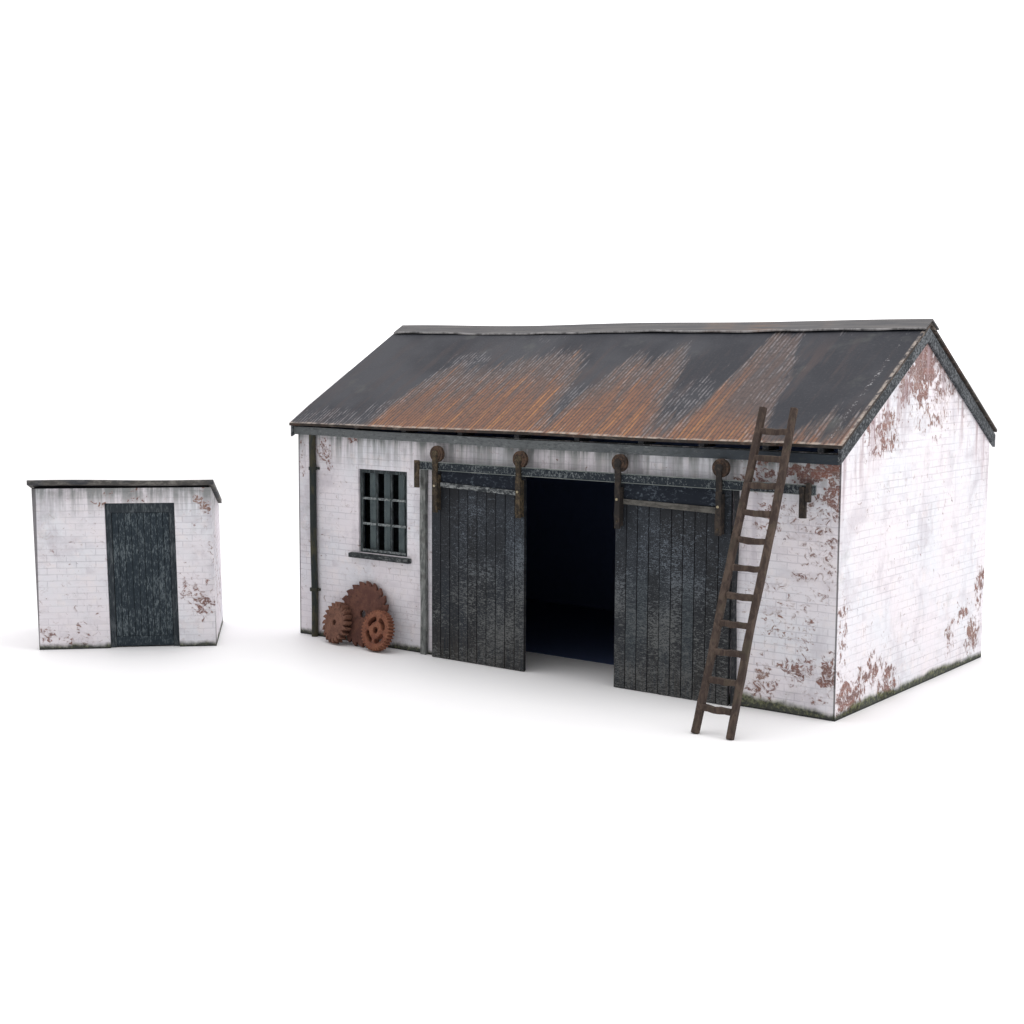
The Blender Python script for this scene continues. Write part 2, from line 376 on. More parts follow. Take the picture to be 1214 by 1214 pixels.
    rv = sm(x, 7.93, 7.95)*rsm(x, 7.985, 8.0)*sm(g3 + noise(vec(x, s, 8.0), 5.0, 3.0)*0.6, 0.86, 0.98)
    c = mix(c, (0.33, 0.33, 0.34), rv*0.8)
    return dict(c=c, r=0.72, s=0.3, b=corr*(rust*0.6+0.12) + g3*0.5, bs=0.30, bd=0.008)
M['roof'] = mat('rusty_corrugated_sheet', roofmat)

def ridge():
    x, y, z = ocoord()
    n = noise(vec(x*0.4, y*6.0, z*6.0), 3.0, 4.0, 0.65)
    c = mix((0.060, 0.060, 0.065), (0.115, 0.108, 0.105), sm(n, 0.35, 0.7))
    c = mix(c, (0.19, 0.11, 0.07), sm(noise(vec(x, 0.0, 3.0), 0.55, 3.0), 0.52, 0.66)*sm(n, 0.35, 0.65)*0.8)
    dlow = rsm(mth('ABSOLUTE', y-D/2), 0.188, 0.196)
    c = mix(c, (0.42, 0.41, 0.41), (1.0-dlow)*sm(noise(vec(x, 0.0, 9.0), 4.0, 4.0, 0.7), 0.35, 0.6)*0.75)
    return dict(c=c, r=0.6, s=0.35, b=n, bs=0.3)
M['ridge'] = mat('weathered_ridge_card', ridge)
M['barge'] = mat('flecked_grey_board', wood((0.030, 0.034, 0.038), (0.27, 0.29, 0.31), (1, 0.8, 0.8), 0.50, 40.0, None, (0.46, 0.64)))
def fasc():
    x, y, z = ocoord()
    n = noise(vec(x*0.6, y, z*1.5), 30.0, 4.0, 0.7); w = noise(vec(x, 0.0, 0.0), 1.1, 3.0)
    c = mix((0.13, 0.142, 0.145), (0.032, 0.040, 0.050), sm(x + (w-0.5)*3.0, 4.2, 7.6))
    c = mix(c, (0.050, 0.056, 0.058), sm(n, 0.48, 0.66)*0.6)
    c = mix(c, (0.27, 0.28, 0.28), sm(noise(vec(x*0.7, y, z*2.0), 18.0, 4.0, 0.75), 0.56, 0.68)*0.5*rsm(x, 5.5, 7.5))
    return dict(c=c, r=0.8, s=0.2, b=n, bs=0.3)
M['fascia'] = mat('weathered_fascia', fasc)
M['post'] = mat('worn_post_wood', wood((0.12, 0.13, 0.125), (0.30, 0.31, 0.30), (1, 1, 0.25), 0.7, 22.0, (0.05, 0.05, 0.045), (0.40, 0.60)))
M['railm'] = mat('chipped_black_rail', wood((0.019, 0.025, 0.032), (0.27, 0.30, 0.30), (1.1, 1, 0.8), 0.50, 44.0, None, (0.52, 0.64)))
M['rail_edge'] = mat('pale_rail_edge', wood((0.16, 0.18, 0.175), (0.36, 0.38, 0.36), (0.3, 1, 1), 0.6, 20.0))
M['batten'] = mat('worn_batten', wood((0.035, 0.040, 0.044), (0.33, 0.35, 0.35), (0.5, 1, 1), 0.75, 22.0, None, (0.40, 0.60)))
M['batten2'] = mat('brown_grey_batten', wood((0.070, 0.066, 0.060), (0.15, 0.145, 0.13), (0.3, 1, 1), 0.7, 20.0, (0.03, 0.03, 0.03), (0.35, 0.6)))
M['pipe'] = mat('mossy_iron_pipe', wood((0.030, 0.037, 0.036), (0.075, 0.068, 0.042), (1, 1, 0.3), 0.8, 9.0, (0.02, 0.025, 0.027), (0.42, 0.62)))
M['strap'] = mat('rusty_strap_iron', wood((0.032, 0.026, 0.020), (0.15, 0.112, 0.068), (1, 1, 0.8), 0.6, 24.0, (0.03, 0.028, 0.026), (0.45, 0.68)))
M['strap_dark'] = mat('dark_strap_iron', wood((0.026, 0.023, 0.022), (0.085, 0.065, 0.05), (1, 1, 0.8), 0.6, 24.0, (0.02, 0.02, 0.02), (0.45, 0.68)))
M['wheelm'] = mat('rusty_wheel_iron', wood((0.040, 0.030, 0.025), (0.12, 0.075, 0.052), (1, 1, 1), 0.8, 26.0, (0.03, 0.022, 0.02), (0.42, 0.62)))
M['bolt'] = mat('bright_bolt', wood((0.35, 0.30, 0.20), (0.5, 0.45, 0.35), (1, 1, 1), 0.8, 26.0))
def saw(c1, c2, c3):
    def f():
        x, y, z = ocoord()
        n = noise(vec(x, y, z), 7.0, 5.0, 0.65); n2 = noise(vec(x, y, z), 45.0, 3.0, 0.7)
        c = mix(c1, c2, sm(n, 0.38, 0.62)); c = mix(c, c3, sm(n2, 0.48, 0.68)*0.7)
        c = mix(c, (0.035, 0.022, 0.020), sm(noise(vec(x, y, z+3.0), 13.0, 5.0, 0.7), 0.54, 0.70)*0.75)
        return dict(c=c, r=0.85, s=0.2, b=n2, bs=0.4)
    return f
M['saw'] = mat('brown_rust_plate', saw((0.110, 0.050, 0.040), (0.155, 0.072, 0.052), (0.08, 0.042, 0.035)))
M['cog'] = mat('brown_rust_cog', saw((0.16, 0.078, 0.055), (0.22, 0.11, 0.075), (0.08, 0.045, 0.036)))
M['cog_red'] = mat('red_rust_cog', saw((0.20, 0.078, 0.050), (0.27, 0.115, 0.068), (0.09, 0.045, 0.034)))
M['ladder'] = mat('grey_brown_timber', wood((0.050, 0.036, 0.031), (0.115, 0.084, 0.066), (1, 1, 0.35), 0.75, 16.0, (0.075, 0.066, 0.046), (0.40, 0.66)))

M['sill'] = mat('dark_sill_board', wood((0.028, 0.033, 0.036), (0.20, 0.21, 0.21), (0.5, 1, 1), 0.6, 24.0, None, (0.48, 0.64)))
def door(w, x0, flip):
    def f():
        x, y, z = ocoord()
        k = mth('FLOOR', (x-x0)*(1.0/w))
        P = vec(x*1.0 + k*3.7, k*9.1, z*1.6)
        n = noise(P, 36.0, 4.0, 0.7, 1.6)
        hz = noise(vec(x*15.0 + k*3.1, k*5.0, z*48.0), 1.0, 4.0, 0.65, 1.4)
        vt = noise(vec(x*60.0, k*5.0, z*3.0), 1.0, 3.0, 0.6, 0.3)
        big = noise(vec(x, 1.0+flip, z), 1.7, 3.0)
        pl = noise(vec(k*3.3, 7.0+flip, z*0.6), 1.0, 1.0)
        a = mx(sm(n + (big-0.5)*0.30 + (pl-0.5)*0.15 - sm(z, 1.95, 2.25)*0.10, 0.55, 0.62), sm(hz + (big-0.5)*0.4 - sm(z, 0.9, 1.9)*0.08, 0.525, 0.58)*0.85)
        c = mix((0.012, 0.014, 0.017), (0.018, 0.023, 0.030), sm(pl, 0.35, 0.65))
        lo = mix((0.145, 0.152, 0.150), (0.135, 0.160, 0.190), sm(z, 0.7, 1.7))
        c = mix(c, lo, a*0.80)
        c = mix(c, (0.075, 0.066, 0.055), rsm(z + n*0.5, 0.2, 1.0)*0.40*sm(vt, 0.4, 0.6))
        if flip:
            c = mix(c, (0.045, 0.060, 0.068), sm(z, 0.15, 0.5)*rsm(z, 1.2, 1.5)*sm(pl, 0.5, 0.65)*sm(n, 0.4, 0.55)*0.55)
        fr = ((x-x0)*(1.0/w)) - k
        gr = mx(rsm(fr, 0.02, 0.05), sm(fr, 0.95, 0.98))
        c = mix(c, (0.006, 0.007, 0.009), gr*0.75)
        ed = sm(n, 0.56, 0.68)*rsm(z, 0.02, 0.045)
        c = mix(c, (0.2, 0.2, 0.19), ed)
        return dict(c=c, r=0.7, s=0.3, b=n*0.6+hz*0.4, bs=0.6, bd=0.008)
    return f
M['top_board'] = mat('navy_black_board', wood((0.012, 0.016, 0.024), (0.13, 0.16, 0.19), (0.6, 1, 1), 0.45, 30.0, None, (0.52, 0.66)))
DX1, DX2 = (2.507, 3.995), (5.330, 6.853)
PW1 = (DX1[1]-DX1[0])/10.0; PW2 = (DX2[1]-DX2[0])/10.0
M['door_left'] = mat('crackled_black_planks', door(PW1, DX1[0], 0))
M['door_right'] = mat('patchy_black_planks', door(PW2, DX2[0], 1))

def winwood():
    x, y, z = ocoord()
    n = noise(vec(x*8.0, y*8.0, z*8.0), 4.0, 3.0, 0.7)
    c = mix((0.075, 0.088, 0.092), (0.34, 0.37, 0.37), sm(n, 0.40, 0.62)*0.8)
    return dict(c=c, r=0.8, s=0.2)
M['winwood'] = mat('worn_window_paint', winwood)
def winvert():
    x, y, z = ocoord()
    n = noise(vec(x*8.0, y*8.0, z*2.0), 4.0, 3.0, 0.7)
    c = mix((0.030, 0.037, 0.040), (0.11, 0.13, 0.135), sm(n, 0.42, 0.66)*0.75)
    return dict(c=c, r=0.8, s=0.2)
M['winvert'] = mat('dark_window_paint', winvert)
M['innerbar'] = mat('dusty_inner_board', wood((0.17, 0.185, 0.195), (0.26, 0.28, 0.285), (1, 1, 0.5), 0.7, 10.0, None, (0.4, 0.7)))
def glass():
    x, y, z = ocoord()
    n = noise(vec(x, y, z), 9.0, 4.0, 0.7)
    return dict(c=(0.5, 0.52, 0.53), r=0.2)
gm = bpy.data.materials.new('old_glass'); gm.use_nodes = True
G.nt = gm.node_tree; G.nt.nodes.clear()
o_ = G.nt.nodes.new('ShaderNodeOutputMaterial'); t_ = G.nt.nodes.new('ShaderNodeBsdfTransparent'); g_ = G.nt.nodes.new('ShaderNodeBsdfPrincipled')
ms = G.nt.nodes.new('ShaderNodeMixShader')
x, y, z = ocoord()
t_.inputs[0].default_value = (0.84, 0.87, 0.87, 1)
G.nt.links.new(t_.outputs[0], o_.inputs[0]); G.nt.nodes.remove(ms); G.nt.nodes.remove(g_)
M['glass'] = gm

def ground_m():
    x, y, z = ocoord()
    n = noise(vec(x, y, 0.0), 3.0, 3.0)
    return dict(c=mix((0.90, 0.90, 0.91), (0.92, 0.92, 0.92), n), r=0.55, s=0.2)
M['ground'] = mat('white_studio_board', ground_m)

# ------------------------------------------------------------------ ground
g = MB(); g.face([(-260, -260, 0), (260, -260, 0), (260, 260, 0), (-260, 260, 0)])
go = g.build('ground', M['ground']); go['kind'] = 'structure'

# ------------------------------------------------------------------ workshop
ws = thing('workshop', 'long whitewashed brick workshop with rusty corrugated gable roof and two sliding black doors', 'workshop')
T = 0.10
WIN = (1.125, 1.995, 1.245, 2.372)
OPN = (3.2, 6.0, -1, 2.44)
b = MB()
b.grid([0, WIN[0], WIN[1], OPN[0], OPN[1], L], [0, WIN[2], WIN[3], OPN[3], 2.88], [WIN, OPN], 0.0, T)
b.build('front_wall', [M['front'], M['inside']], ws)
b = MB(); b.grid([0, L], [0, 2.88], [], 0, T, 1, 0)
b.build('rear_wall', [M['rear'], M['inside']], ws, fn=lambda p: p + Vector((0, D-T, 0)))
UZ = lambda y, dz=0.045: EZ + SL*(min(y, D-y)-EY) - dz
def gablewall(x0, x1, name, m, outer):
    ys = [T, D/2, D-T]
    poly = [(T, 0), (D-T, 0), (D-T, UZ(T)), (D/2, UZ(D/2)), (T, UZ(T))]
    b = MB()
    b.prism(poly, 'x', x0, x1, 0)
    # the two faces get the painted and the dark side
    for i, f in enumerate(b.f[:2]): b.m[i] = 0 if (i == (1 if outer > 0 else 0)) else 1
    return b.build(name, [m, M['inside']], ws)
# gable walls run full depth: corners butted with the long walls' ends
def gable_full(xo, xi, name, m):
    b = MB()
    poly = [(0, 0), (D, 0), (D, UZ(0)), (D/2, UZ(D/2)), (0, UZ(0))]
    b.face([(xo, p[0], p[1]) for p in poly], 0)
    b.face([(xi, p[0], p[1]) for p in poly][::-1], 1)
    for k in range(5):
        p, q = poly[k], poly[(k+1) % 5]
        b.face([(xo, *p), (xi, *p), (xi, *q), (xo, *q)], 2)
    return b.build(name, [m, M['inside'], M['front']], ws)
gable_full(L+0.012, L+0.0005, 'gable_wall', M['gable'])
gable_full(-0.012, -0.0005, 'gable_wall', M['far_gable'])
b = MB(); poly = [(T+.002, 0.001), (D-T-.002, 0.001), (D-T-.002, UZ(T)), (D/2, UZ(D/2)), (T+.002, UZ(T))]
b.prism(poly, 'x', L-T, L-0.001); b.build('gable_lining', M['inside'], ws)
b = MB(); b.prism(poly, 'x', 0.001, T); b.build('gable_lining', M['inside'], ws)

b = MB(); b.box(T+.002, L-T-.002, T+0.85, D-T-.002, 0.001, 0.005)
b.build('floor_shade_card', M['inside'], ws)  # added dark sheet, stands in for the deep shade on the bare floor
# roof: two sheets with a little sag and waviness
def sag(p):
    x = p.x
    dz = -0.006*math.sin(PI*min(max(x/L, 0), 1))*(1 if p.z > 3.5 else 0.3) + 0.006*math.sin(x*1.7+1) + (-0.018 if p.z < 3.1 else 0)*(1-min(max(x/2.5, 0), 1))
    return Vector((p.x, p.y + 0.006*math.sin(x*2.3)*(1 if p.z < 3.1 else 0), p.z+dz))
OG = 0.066
b = MB(); N = 64; TH = 0.034
for side in (0, 1):
    def yy(t): return t if not side else D-t
    for k in range(N):
        xa = -OG+(L+2*OG)*k/N; xb = -OG+(L+2*OG)*(k+1)/N
        for j in range(6):
            ya = EY+(D/2-EY)*j/6; yb = EY+(D/2-EY)*(j+1)/6
            za, zb = EZ+SL*(ya-EY), EZ+SL*(yb-EY)
            A, B, C_, D_ = (xa, yy(ya), za), (xb, yy(ya), za), (xb, yy(yb), zb), (xa, yy(yb), zb)
            b.face([A, B, C_, D_] if not side else [A, D_, C_, B], 0)
            A2, B2, C2, D2 = [(q[0], q[1], q[2]-TH) for q in (A, B, C_, D_)]
            b.face([A2, D2, C2, B2], 1)
            if j == 0: b.face([A, A2, B2, B], 1)
            if k == 0: b.face([A, D_, D2, A2], 1)
            if k == N-1: b.face([B, B2, C2, C_], 1)
M['roof_edge'] = mat('roof_sheet_edge', wood((0.040, 0.034, 0.030), (0.25, 0.21, 0.18), (0.3, 1, 1), 0.5, 16.0, (0.10, 0.055, 0.04), (0.5, 0.7)))
roof = b.build('roof', [M['roof'], M['roof_edge']], ws, fn=sag)
b = MB(); RW = 0.200; RX0, RX1 = -0.03, L+OG+0.012
for side in (0, 1):
    sg = -1 if side == 0 else 1
    for k in range(N):
        xa = RX0+(RX1-RX0)*k/N; xb = RX0+(RX1-RX0)*(k+1)/N
        def pt(x, w, up):
            lift = 0.004*math.sin(x*3.1)+0.004*math.sin(x*7.3+side)
            return (x, D/2+sg*w, RZ+0.038+up - SL*w*0.94 + (lift if w > 0 else 0))
        A, B, C_, D_ = pt(xa, 0, 0), pt(xb, 0, 0), pt(xb, RW, 0), pt(xa, RW, 0)
        b.face([A, B, C_, D_], 0)
        A2, B2, C2, D2 = [(q[0], q[1], q[2]-0.018) for q in (A, B, C_, D_)]
        b.face([A2, B2, C2, D2], 0); b.face([D_, C_, C2, D2], 0)
        if k == 0: b.face([A, D_, D2, A2], 0)
        if k == N-1: b.face([B, C_, C2, B2], 0)
def sagr(p):
    q = sag(p)
    # the cap dips on the left half as in the kit
    q.z += -0.016*math.exp(-((p.x-2.2)/1.5)**2)
    return q
b.build('ridge_cap', M['ridge'], roof, fn=sagr)

def barge(x0, x1, side, name='bargeboard'):
    dz0, dz1 = TH+(0.006 if not side else 0.034), (0.205 if not side else 0.228)
    y0 = EY+0.012
    pts = [(y0, UZ(y0, dz0)), (D/2, UZ(D/2, dz0)), (D/2, UZ(D/2, dz1)), (y0, UZ(y0, dz1))]
    if side: pts = [(D-p[0], p[1]) for p in pts]
    b = MB(); b.prism(pts, 'x', x0, x1)
    return b.build(name, M['barge'], ws, bevel=0.004)
for x0, x1 in ((L+0.013, L+0.052), (-0.052, -0.013)):
    barge(x0, x1, 0); barge(x0, x1, 1)

# eaves boards
for sgn, nm in ((0, 'fascia'), (1, 'fascia')):
    b = MB(); n = 40
    for k in range(n):
        xa = -0.045+(L+0.05)*k/n; xb = -0.045+(L+0.05)*(k+1)/n
        def zt(x): return 0.04*sgn + 2.905-0.035*min(1, x/4.0) + 0.003*math.sin(x*2.9)
        y0, y1 = (-0.085, -0.001) if not sgn else (D+0.001, D+0.085)
        b.hexa([(xa, y0, zt(xa)-0.105), (xb, y0, zt(xb)-0.105), (xb, y1, zt(xb)-0.105), (xa, y1, zt(xa)-0.105),
                (xa, y0, zt(xa)), (xb, y0, zt(xb)), (xb, y1, zt(xb)), (xa, y1, zt(xa))])
    # drop the faces between segments
    b2 = MB(); b2.v = b.v
    for i, f in enumerate(b.f):
        seg, q = divmod(i, 6)
        if (q == 3 and seg < n-1) or (q == 5 and seg > 0): continue
        b2.f.append(f); b2.m.append(0)
    b2.build(nm, M['fascia'], ws)
for x in (0.35, 1.1, 1.95, 2.9, 3.8, 4.7, 5.6, 6.4, 7.2, 7.85):
    b = MB(); b.box(x, x+0.07, -0.055, 0.2, 2.885, 2.935)
    b.build('rafter_end', M['dark_edge'], ws)

# drainpipe
b = MB(); path = []
for k in range(25):
    z = 2.80*k/24; path.append((0.325+0.006*math.sin(z*2.2)-0.012*z/2.8, -0.05+0.004*math.sin(z*3.7), z+0.0))
n = 12
for k in range(24):
    r = 0.047
    for j in range(n):
        a0, a1 = 2*PI*j/n, 2*PI*(j+1)/n
        P0, P1 = path[k], path[k+1]
        b.face([(P0[0]+r*math.cos(a0), P0[1]+r*math.sin(a0), P0[2]), (P0[0]+r*math.cos(a1), P0[1]+r*math.sin(a1), P0[2]),
                (P1[0]+r*math.cos(a1), P1[1]+r*math.sin(a1), P1[2]), (P1[0]+r*math.cos(a0), P1[1]+r*math.sin(a0), P1[2])])
pipe = b.build('drainpipe', M['pipe'], ws, smooth=True)
for z in (2.34, 0.66):
    c = MB(); c.cyl((0.318, -0.052), 0.058, 'z', z-0.022, z+0.022, 16); c.box(0.235, 0.401, -0.03, -0.002, z-0.016, z+0.016)
    c.cyl((0.245, z), 0.016, 'y', -0.045, -0.031, 10); c.cyl((0.392, z), 0.016, 'y', -0.045, -0.031, 10)
    c.build('pipe_clip', M['pipe'], pipe)

# window
w0, w1, h0, h1 = WIN
b = MB(); fy0, fy1 = 0.030, 0.062; fw = 0.050
b.box(w0+.001, w0+fw, fy0, fy1, h0+.001, h1-.001); b.box(w1-fw, w1-.001, fy0, fy1, h0+.001, h1-.001)
b.box(w0+fw, w1-fw, fy0, fy1, h1-fw, h1-.001); b.box(w0+fw, w1-fw, fy0, fy1, h0+.001, h0+fw)
win = b.build('window', M['winvert'], ws, bevel=0.003)
b = MB()
ix0, ix1, iz0, iz1 = w0+fw, w1-fw, h0+fw, h1-fw
cw = (ix1-ix0)/3; rh = (iz1-iz0)/3
for k in (1, 2):
    b = MB(); b.box(ix0+cw*k-0.014, ix0+cw*k+0.014, 0.034, 0.056, iz0, iz1); b.build('glazing_bar', M['winvert'], win)
for k in (0, 1, 2):
    b = MB()
    if k == 0:
        b.box(ix0, ix1, 0.022, 0.029, iz0-0.028, iz0-0.002); b.build('cross_bar', M['winwood'], win); continue
    for j in range(3):
        b.box(ix0+cw*j+0.018-(0.018 if j == 0 else 0), ix0+cw*(j+1)-0.018+(0.018 if j == 2 else 0), 0.031, 0.053, iz0+rh*k-0.015, iz0+rh*k+0.015)
    b.build('cross_bar', M['winwood'], win)
b = MB(); b.box(ix0, ix1, 0.058, 0.062, iz0, iz1); b.build('pane', M['glass'], win)
for j in range(3):
    xr = ix0+cw*(j+1)
    b = MB(); b.box(xr-cw*0.50-0.045, xr-0.070, 0.085, 0.097, h0+.002, h1-.002)
    b.build('inner_board', M['innerbar'], win)
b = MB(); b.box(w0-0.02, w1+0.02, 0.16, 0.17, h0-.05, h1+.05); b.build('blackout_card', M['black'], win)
b = MB()
b.hexa([(0.995, -0.075, 1.172), (2.075, -0.075, 1.172), (2.075, -0.001, 1.172), (0.995, -0.001, 1.172),
        (0.995, -0.075, 1.232), (2.075, -0.075, 1.228), (2.075, -0.001, 1.238), (0.995, -0.001, 1.240)])
b.build('sill', M['sill'], win, bevel=0.008)

# door frame post
b = MB(); b.tube([(2.315+0.006*math.sin(z*3.0), -0.031, z) for z in [2.44*k/16 for k in range(17)]], 0.092, 0.060, jit=0.05)
b.build('frame_post', M['post'], ws, bevel=0.004)

# rail with pale top and bottom lips
RLZ0, RLZ1 = 2.432, 2.540
b = MB(); b.box(2.262, 7.875, -0.152, -0.108, RLZ0+0.008, RLZ1-0.008)
rail = b.build('door_rail', M['railm'], ws, bevel=0.003)
for za, zb in ((RLZ1-0.007, RLZ1), (RLZ0, RLZ0+0.007)):
    b = MB(); b.box(2.262, 7.875, -0.156, -0.106, za, zb); b.build('rail_lip', M['rail_edge'], rail)
for x in (2.3, 4.6, 7.7):
    b = MB(); b.box(x, x+0.08, -0.107, -0.001, RLZ0+0.015, RLZ1-0.02); b.build('rail_spacer', M['dark_edge'], rail)
b = MB(); b.box(2.275, 2.355, -0.182, -0.1565, 2.20, 2.552); b.build('end_bracket', M['strap'], rail, bevel=0.004)
b = MB(); b.box(7.715, 7.795, -0.190, -0.1565, 2.185, 2.50); b.box(7.796, 7.845, -0.205, -0.1565, 2.36, 2.565)
b.box(7.73, 7.78, -0.215, -0.191, 2.30, 2.52)
b.cyl((7.755, 2.36), 0.014, 'y', -0.222, -0.2155, 10)
b.build('end_bracket', M['strap_dark'], rail, bevel=0.004)

def sliding_door(dx, m, batten, straps, wheelz, sm_, nm, bat_z, top):
    x0, x1 = dx; n = 10; w = (x1-x0)/n
    b = MB()
    for k in range(n):
        j = random.uniform(-0.003, 0.003)
        b.box(x0+w*k+(0.004 if k else 0), x0+w*(k+1)-(0.004 if k < n-1 else 0), -0.098+j, -0.062, 0.004, top)
    b.box(x0+0.006, x1-0.006, -0.0615, -0.045, 0.010, top-0.004)
    d = b.build('sliding_door', m, ws, bevel=0.003)
    d['label'] = nm
    c = MB(); c.box(straps[0]+0.046, straps[1]-0.046, -0.108, -0.1015, bat_z[1][1]+0.008, top-0.004)
    c.build('top_board', M['top_board'], d, bevel=0.002)
    c = MB(); zz0, zz1 = bat_z
    c.hexa([(straps[0]+0.045, -0.128, zz0[0]), (straps[1]-0.045, -0.128, zz0[1]), (straps[1]-0.045, -0.102, zz0[1]), (straps[0]+0.045, -0.102, zz0[0]),
            (straps[0]+0.045, -0.128, zz1[0]), (straps[1]-0.045, -0.128, zz1[1]), (straps[1]-0.045, -0.102, zz1[1]), (straps[0]+0.045, -0.102, zz1[0])])
    c.build('batten', batten, d, bevel=0.003)
    for i, sx in enumerate(straps):
        wz = wheelz[i]
        b = MB(); b.tube([(sx+0.003*math.sin(k*2.0+i), -0.176, z) for k, z in enumerate([1.90+i*0.02+(wz-1.90)*q/9 for q in range(10)])], 0.074, 0.030, jit=0.10)
        b.cyl((sx, wz), 0.047, 'y', -0.200, -0.1605, 18)
        b.box(sx-0.038, sx+0.038, -0.160, -0.104, 1.93, 2.38)
        s = b.build('hanger_strap', sm_[i], d, bevel=0.004)
        b = MB(); b.cyl((sx, 2.24), 0.015, 'y', -0.203, -0.191, 10); b.build('bolt', M['bolt'], d)
        b = MB(); b.cyl((sx, 1.99), 0.011, 'y', -0.200, -0.191, 10); b.build('bolt', M['strap'], d)
        b = MB(); wr = 0.104
        b.cyl((sx, wz), wr, 'y', -0.158, -0.139, 30); b.cyl((sx, wz), wr-0.022, 'y', -0.1385, -0.126, 30); b.cyl((sx, wz), wr, 'y', -0.1255, -0.106, 30)
        b.cyl((sx, wz), 0.075, 'y', -0.170, -0.1585, 24)
        b.build('wheel', M['wheelm'], d, bevel=0.004)
    return d
sliding_door(DX1, M['door_left'], M['batten'], (2.628, 3.958), (2.645, 2.635), (M['strap'], M['strap']), 'left sliding door with crackled black planks', ((2.225, 2.185), (2.285, 2.245)), 2.46)
sliding_door(DX2, M['door_right'], M['batten2'], (5.405, 6.738), (2.660, 2.668), (M['strap_dark'], M['strap_dark']), 'right sliding door with patchy blue grey planks', ((2.185, 2.155), (2.245, 2.225)), 2.46)
# stop post beside the right door
b = MB(); b.tube([(6.885+0.01*math.sin(z*4), -0.035, z) for z in [2.42*k/12 for k in range(13)]], 0.035, 0.064, jit=0.08)
b.build('frame_post', M['dark_edge'], ws)

# ------------------------------------------------------------------ ladder
lad = thing('ladder', 'tall grey brown wooden ladder leaning on the workshop eaves beside the right door', 'ladder', (7.38, -1.37, 0))
def LP(x, z): return Vector((x-7.38, (1.225/3.35)*z, z))
rails = []
for (xb, xt, ph) in ((7.185, 7.245, 0), (7.590, 7.622, 2)):
    b = MB(); pts = []
    for k in range(23):
        t = k/22; z = 3.35*t
        x = xb+(xt-xb)*t + 0.007*math.sin(t*9+ph) + random.uniform(-0.003, 0.003)
        pts.append(LP(x, z))
    b.tube(pts, 0.074, 0.066, jit=0.07); b.build('stile', M['ladder'], lad, bevel=0.010)
for i in range(11):
    z = 0.265 + i*0.2835
    t = z/3.35
    xa = 7.185+0.06*t+0.032; xb = 7.590+0.032*t-0.032
    b = MB(); b.tube([LP(xa+(xb-xa)*q/5, z + random.uniform(-0.005, 0.005) - 0.006*math.sin(PI*q/5)) for q in range(6)], 0.066, 0.060, jit=0.10)
    b.build('rung', M['ladder'], lad, bevel=0.008)

# ------------------------------------------------------------------ gears: filled 2D outlines with holes, given thickness
def outline_thing(name, label, cat, outer, holes, thick, m, bottom, tilt, yaw=0.0, cz=0.0, bev=0.006, chip=True):
    cu = bpy.data.curves.new(name, 'CURVE'); cu.dimensions = '2D'; cu.fill_mode = 'BOTH'
    cu.extrude = thick/2-bev; cu.bevel_depth = bev; cu.bevel_resolution = 1; cu.offset = -bev
    for loop in [outer]+holes:
        sp = cu.splines.new('POLY'); sp.points.add(len(loop)-1)
        for p, q in zip(sp.points, loop): p.co = (q[0], q[1], 0, 1)
        sp.use_cyclic_u = True
    tmp = bpy.data.objects.new('tmp', cu); COL.objects.link(tmp)
    dg = bpy.context.evaluated_depsgraph_get(); dg.update()
    me = bpy.data.meshes.new_from_object(tmp.evaluated_get(dg))
    bpy.data.objects.remove(tmp); bpy.data.curves.remove(cu)
    R = max(math.hypot(*q) for q in outer)
    # stand it up: disc plane xy -> xz, lean back, lowest point on the ground
    M1 = Matrix.Rotation(yaw, 4, 'Z') @ Matrix.Rotation(-tilt, 4, 'X') @ Matrix.Rotation(PI/2, 4, 'X')
    vs_ = [M1 @ v.co for v in me.vertices]; zm = min(v.z for v in vs_)
    for v, q in zip(me.vertices, vs_): v.co = q - Vector((0, 0, zm))
    me.materials.clear(); me.materials.append(m)
    for p in me.polygons: p.material_index = 0
    o = bpy.data.objects.new(name, me); COL.objects.link(o); o.location = bottom
    tag(o, label, cat); return o
def teeth(n, r0, r1, kind, ph=0.0):
    out = []
    for k in range(n):
        a = 2*PI*k/n + ph; s = 2*PI/n
        j = random.uniform(-0.02, 0.02)*r1
        if kind == 'hook':   # counterclockwise hooked tooth with a round gullet behind it
            for f, r in ((0.0, r0-0.012), (0.06, r0-0.028), (0.18, r0-0.032), (0.28, r0-0.012), (0.34, r0+0.004), (0.62, r0+(r1-r0)*0.55), (0.90, r1), (0.985, r1+j*0.3), (1.0-0.02, r0+0.01)):
                out.append((r*math.cos(a+s*f), r*math.sin(a+s*f)))
        else:
            for f, r in ((0.0, r0), (0.22, r0), (0.40, r1), (0.72, r1+j*0.3), (0.9, r0)):
                out.append((r*math.cos(a+s*f), r*math.sin(a+s*f)))
    return out
def circ(r, n=20, cx=0, cy=0): return [(cx+r*math.cos(2*PI*k/n), cy+r*math.sin(2*PI*k/n)) for k in range(n)]
def kidney(r0, r1, a0, a1, n=8):
    rm, h = (r0+r1)/2, (r1-r0)/2
    o = [(r1*math.cos(a0+(a1-a0)*k/n), r1*math.sin(a0+(a1-a0)*k/n)) for k in range(n+1)]
    ce = (rm*math.cos(a1), rm*math.sin(a1)); o += [(ce[0]+h*math.cos(a1+PI*k/5), ce[1]+h*math.sin(a1+PI*k/5)) for k in range(1, 5)]
    o += [(r0*math.cos(a1+(a0-a1)*k/n), r0*math.sin(a1+(a0-a1)*k/n)) for k in range(n+1)]
    cs = (rm*math.cos(a0), rm*math.sin(a0)); o += [(cs[0]+h*math.cos(a0+PI+PI*k/5), cs[1]+h*math.sin(a0+PI+PI*k/5)) for k in range(1, 5)]
    return o
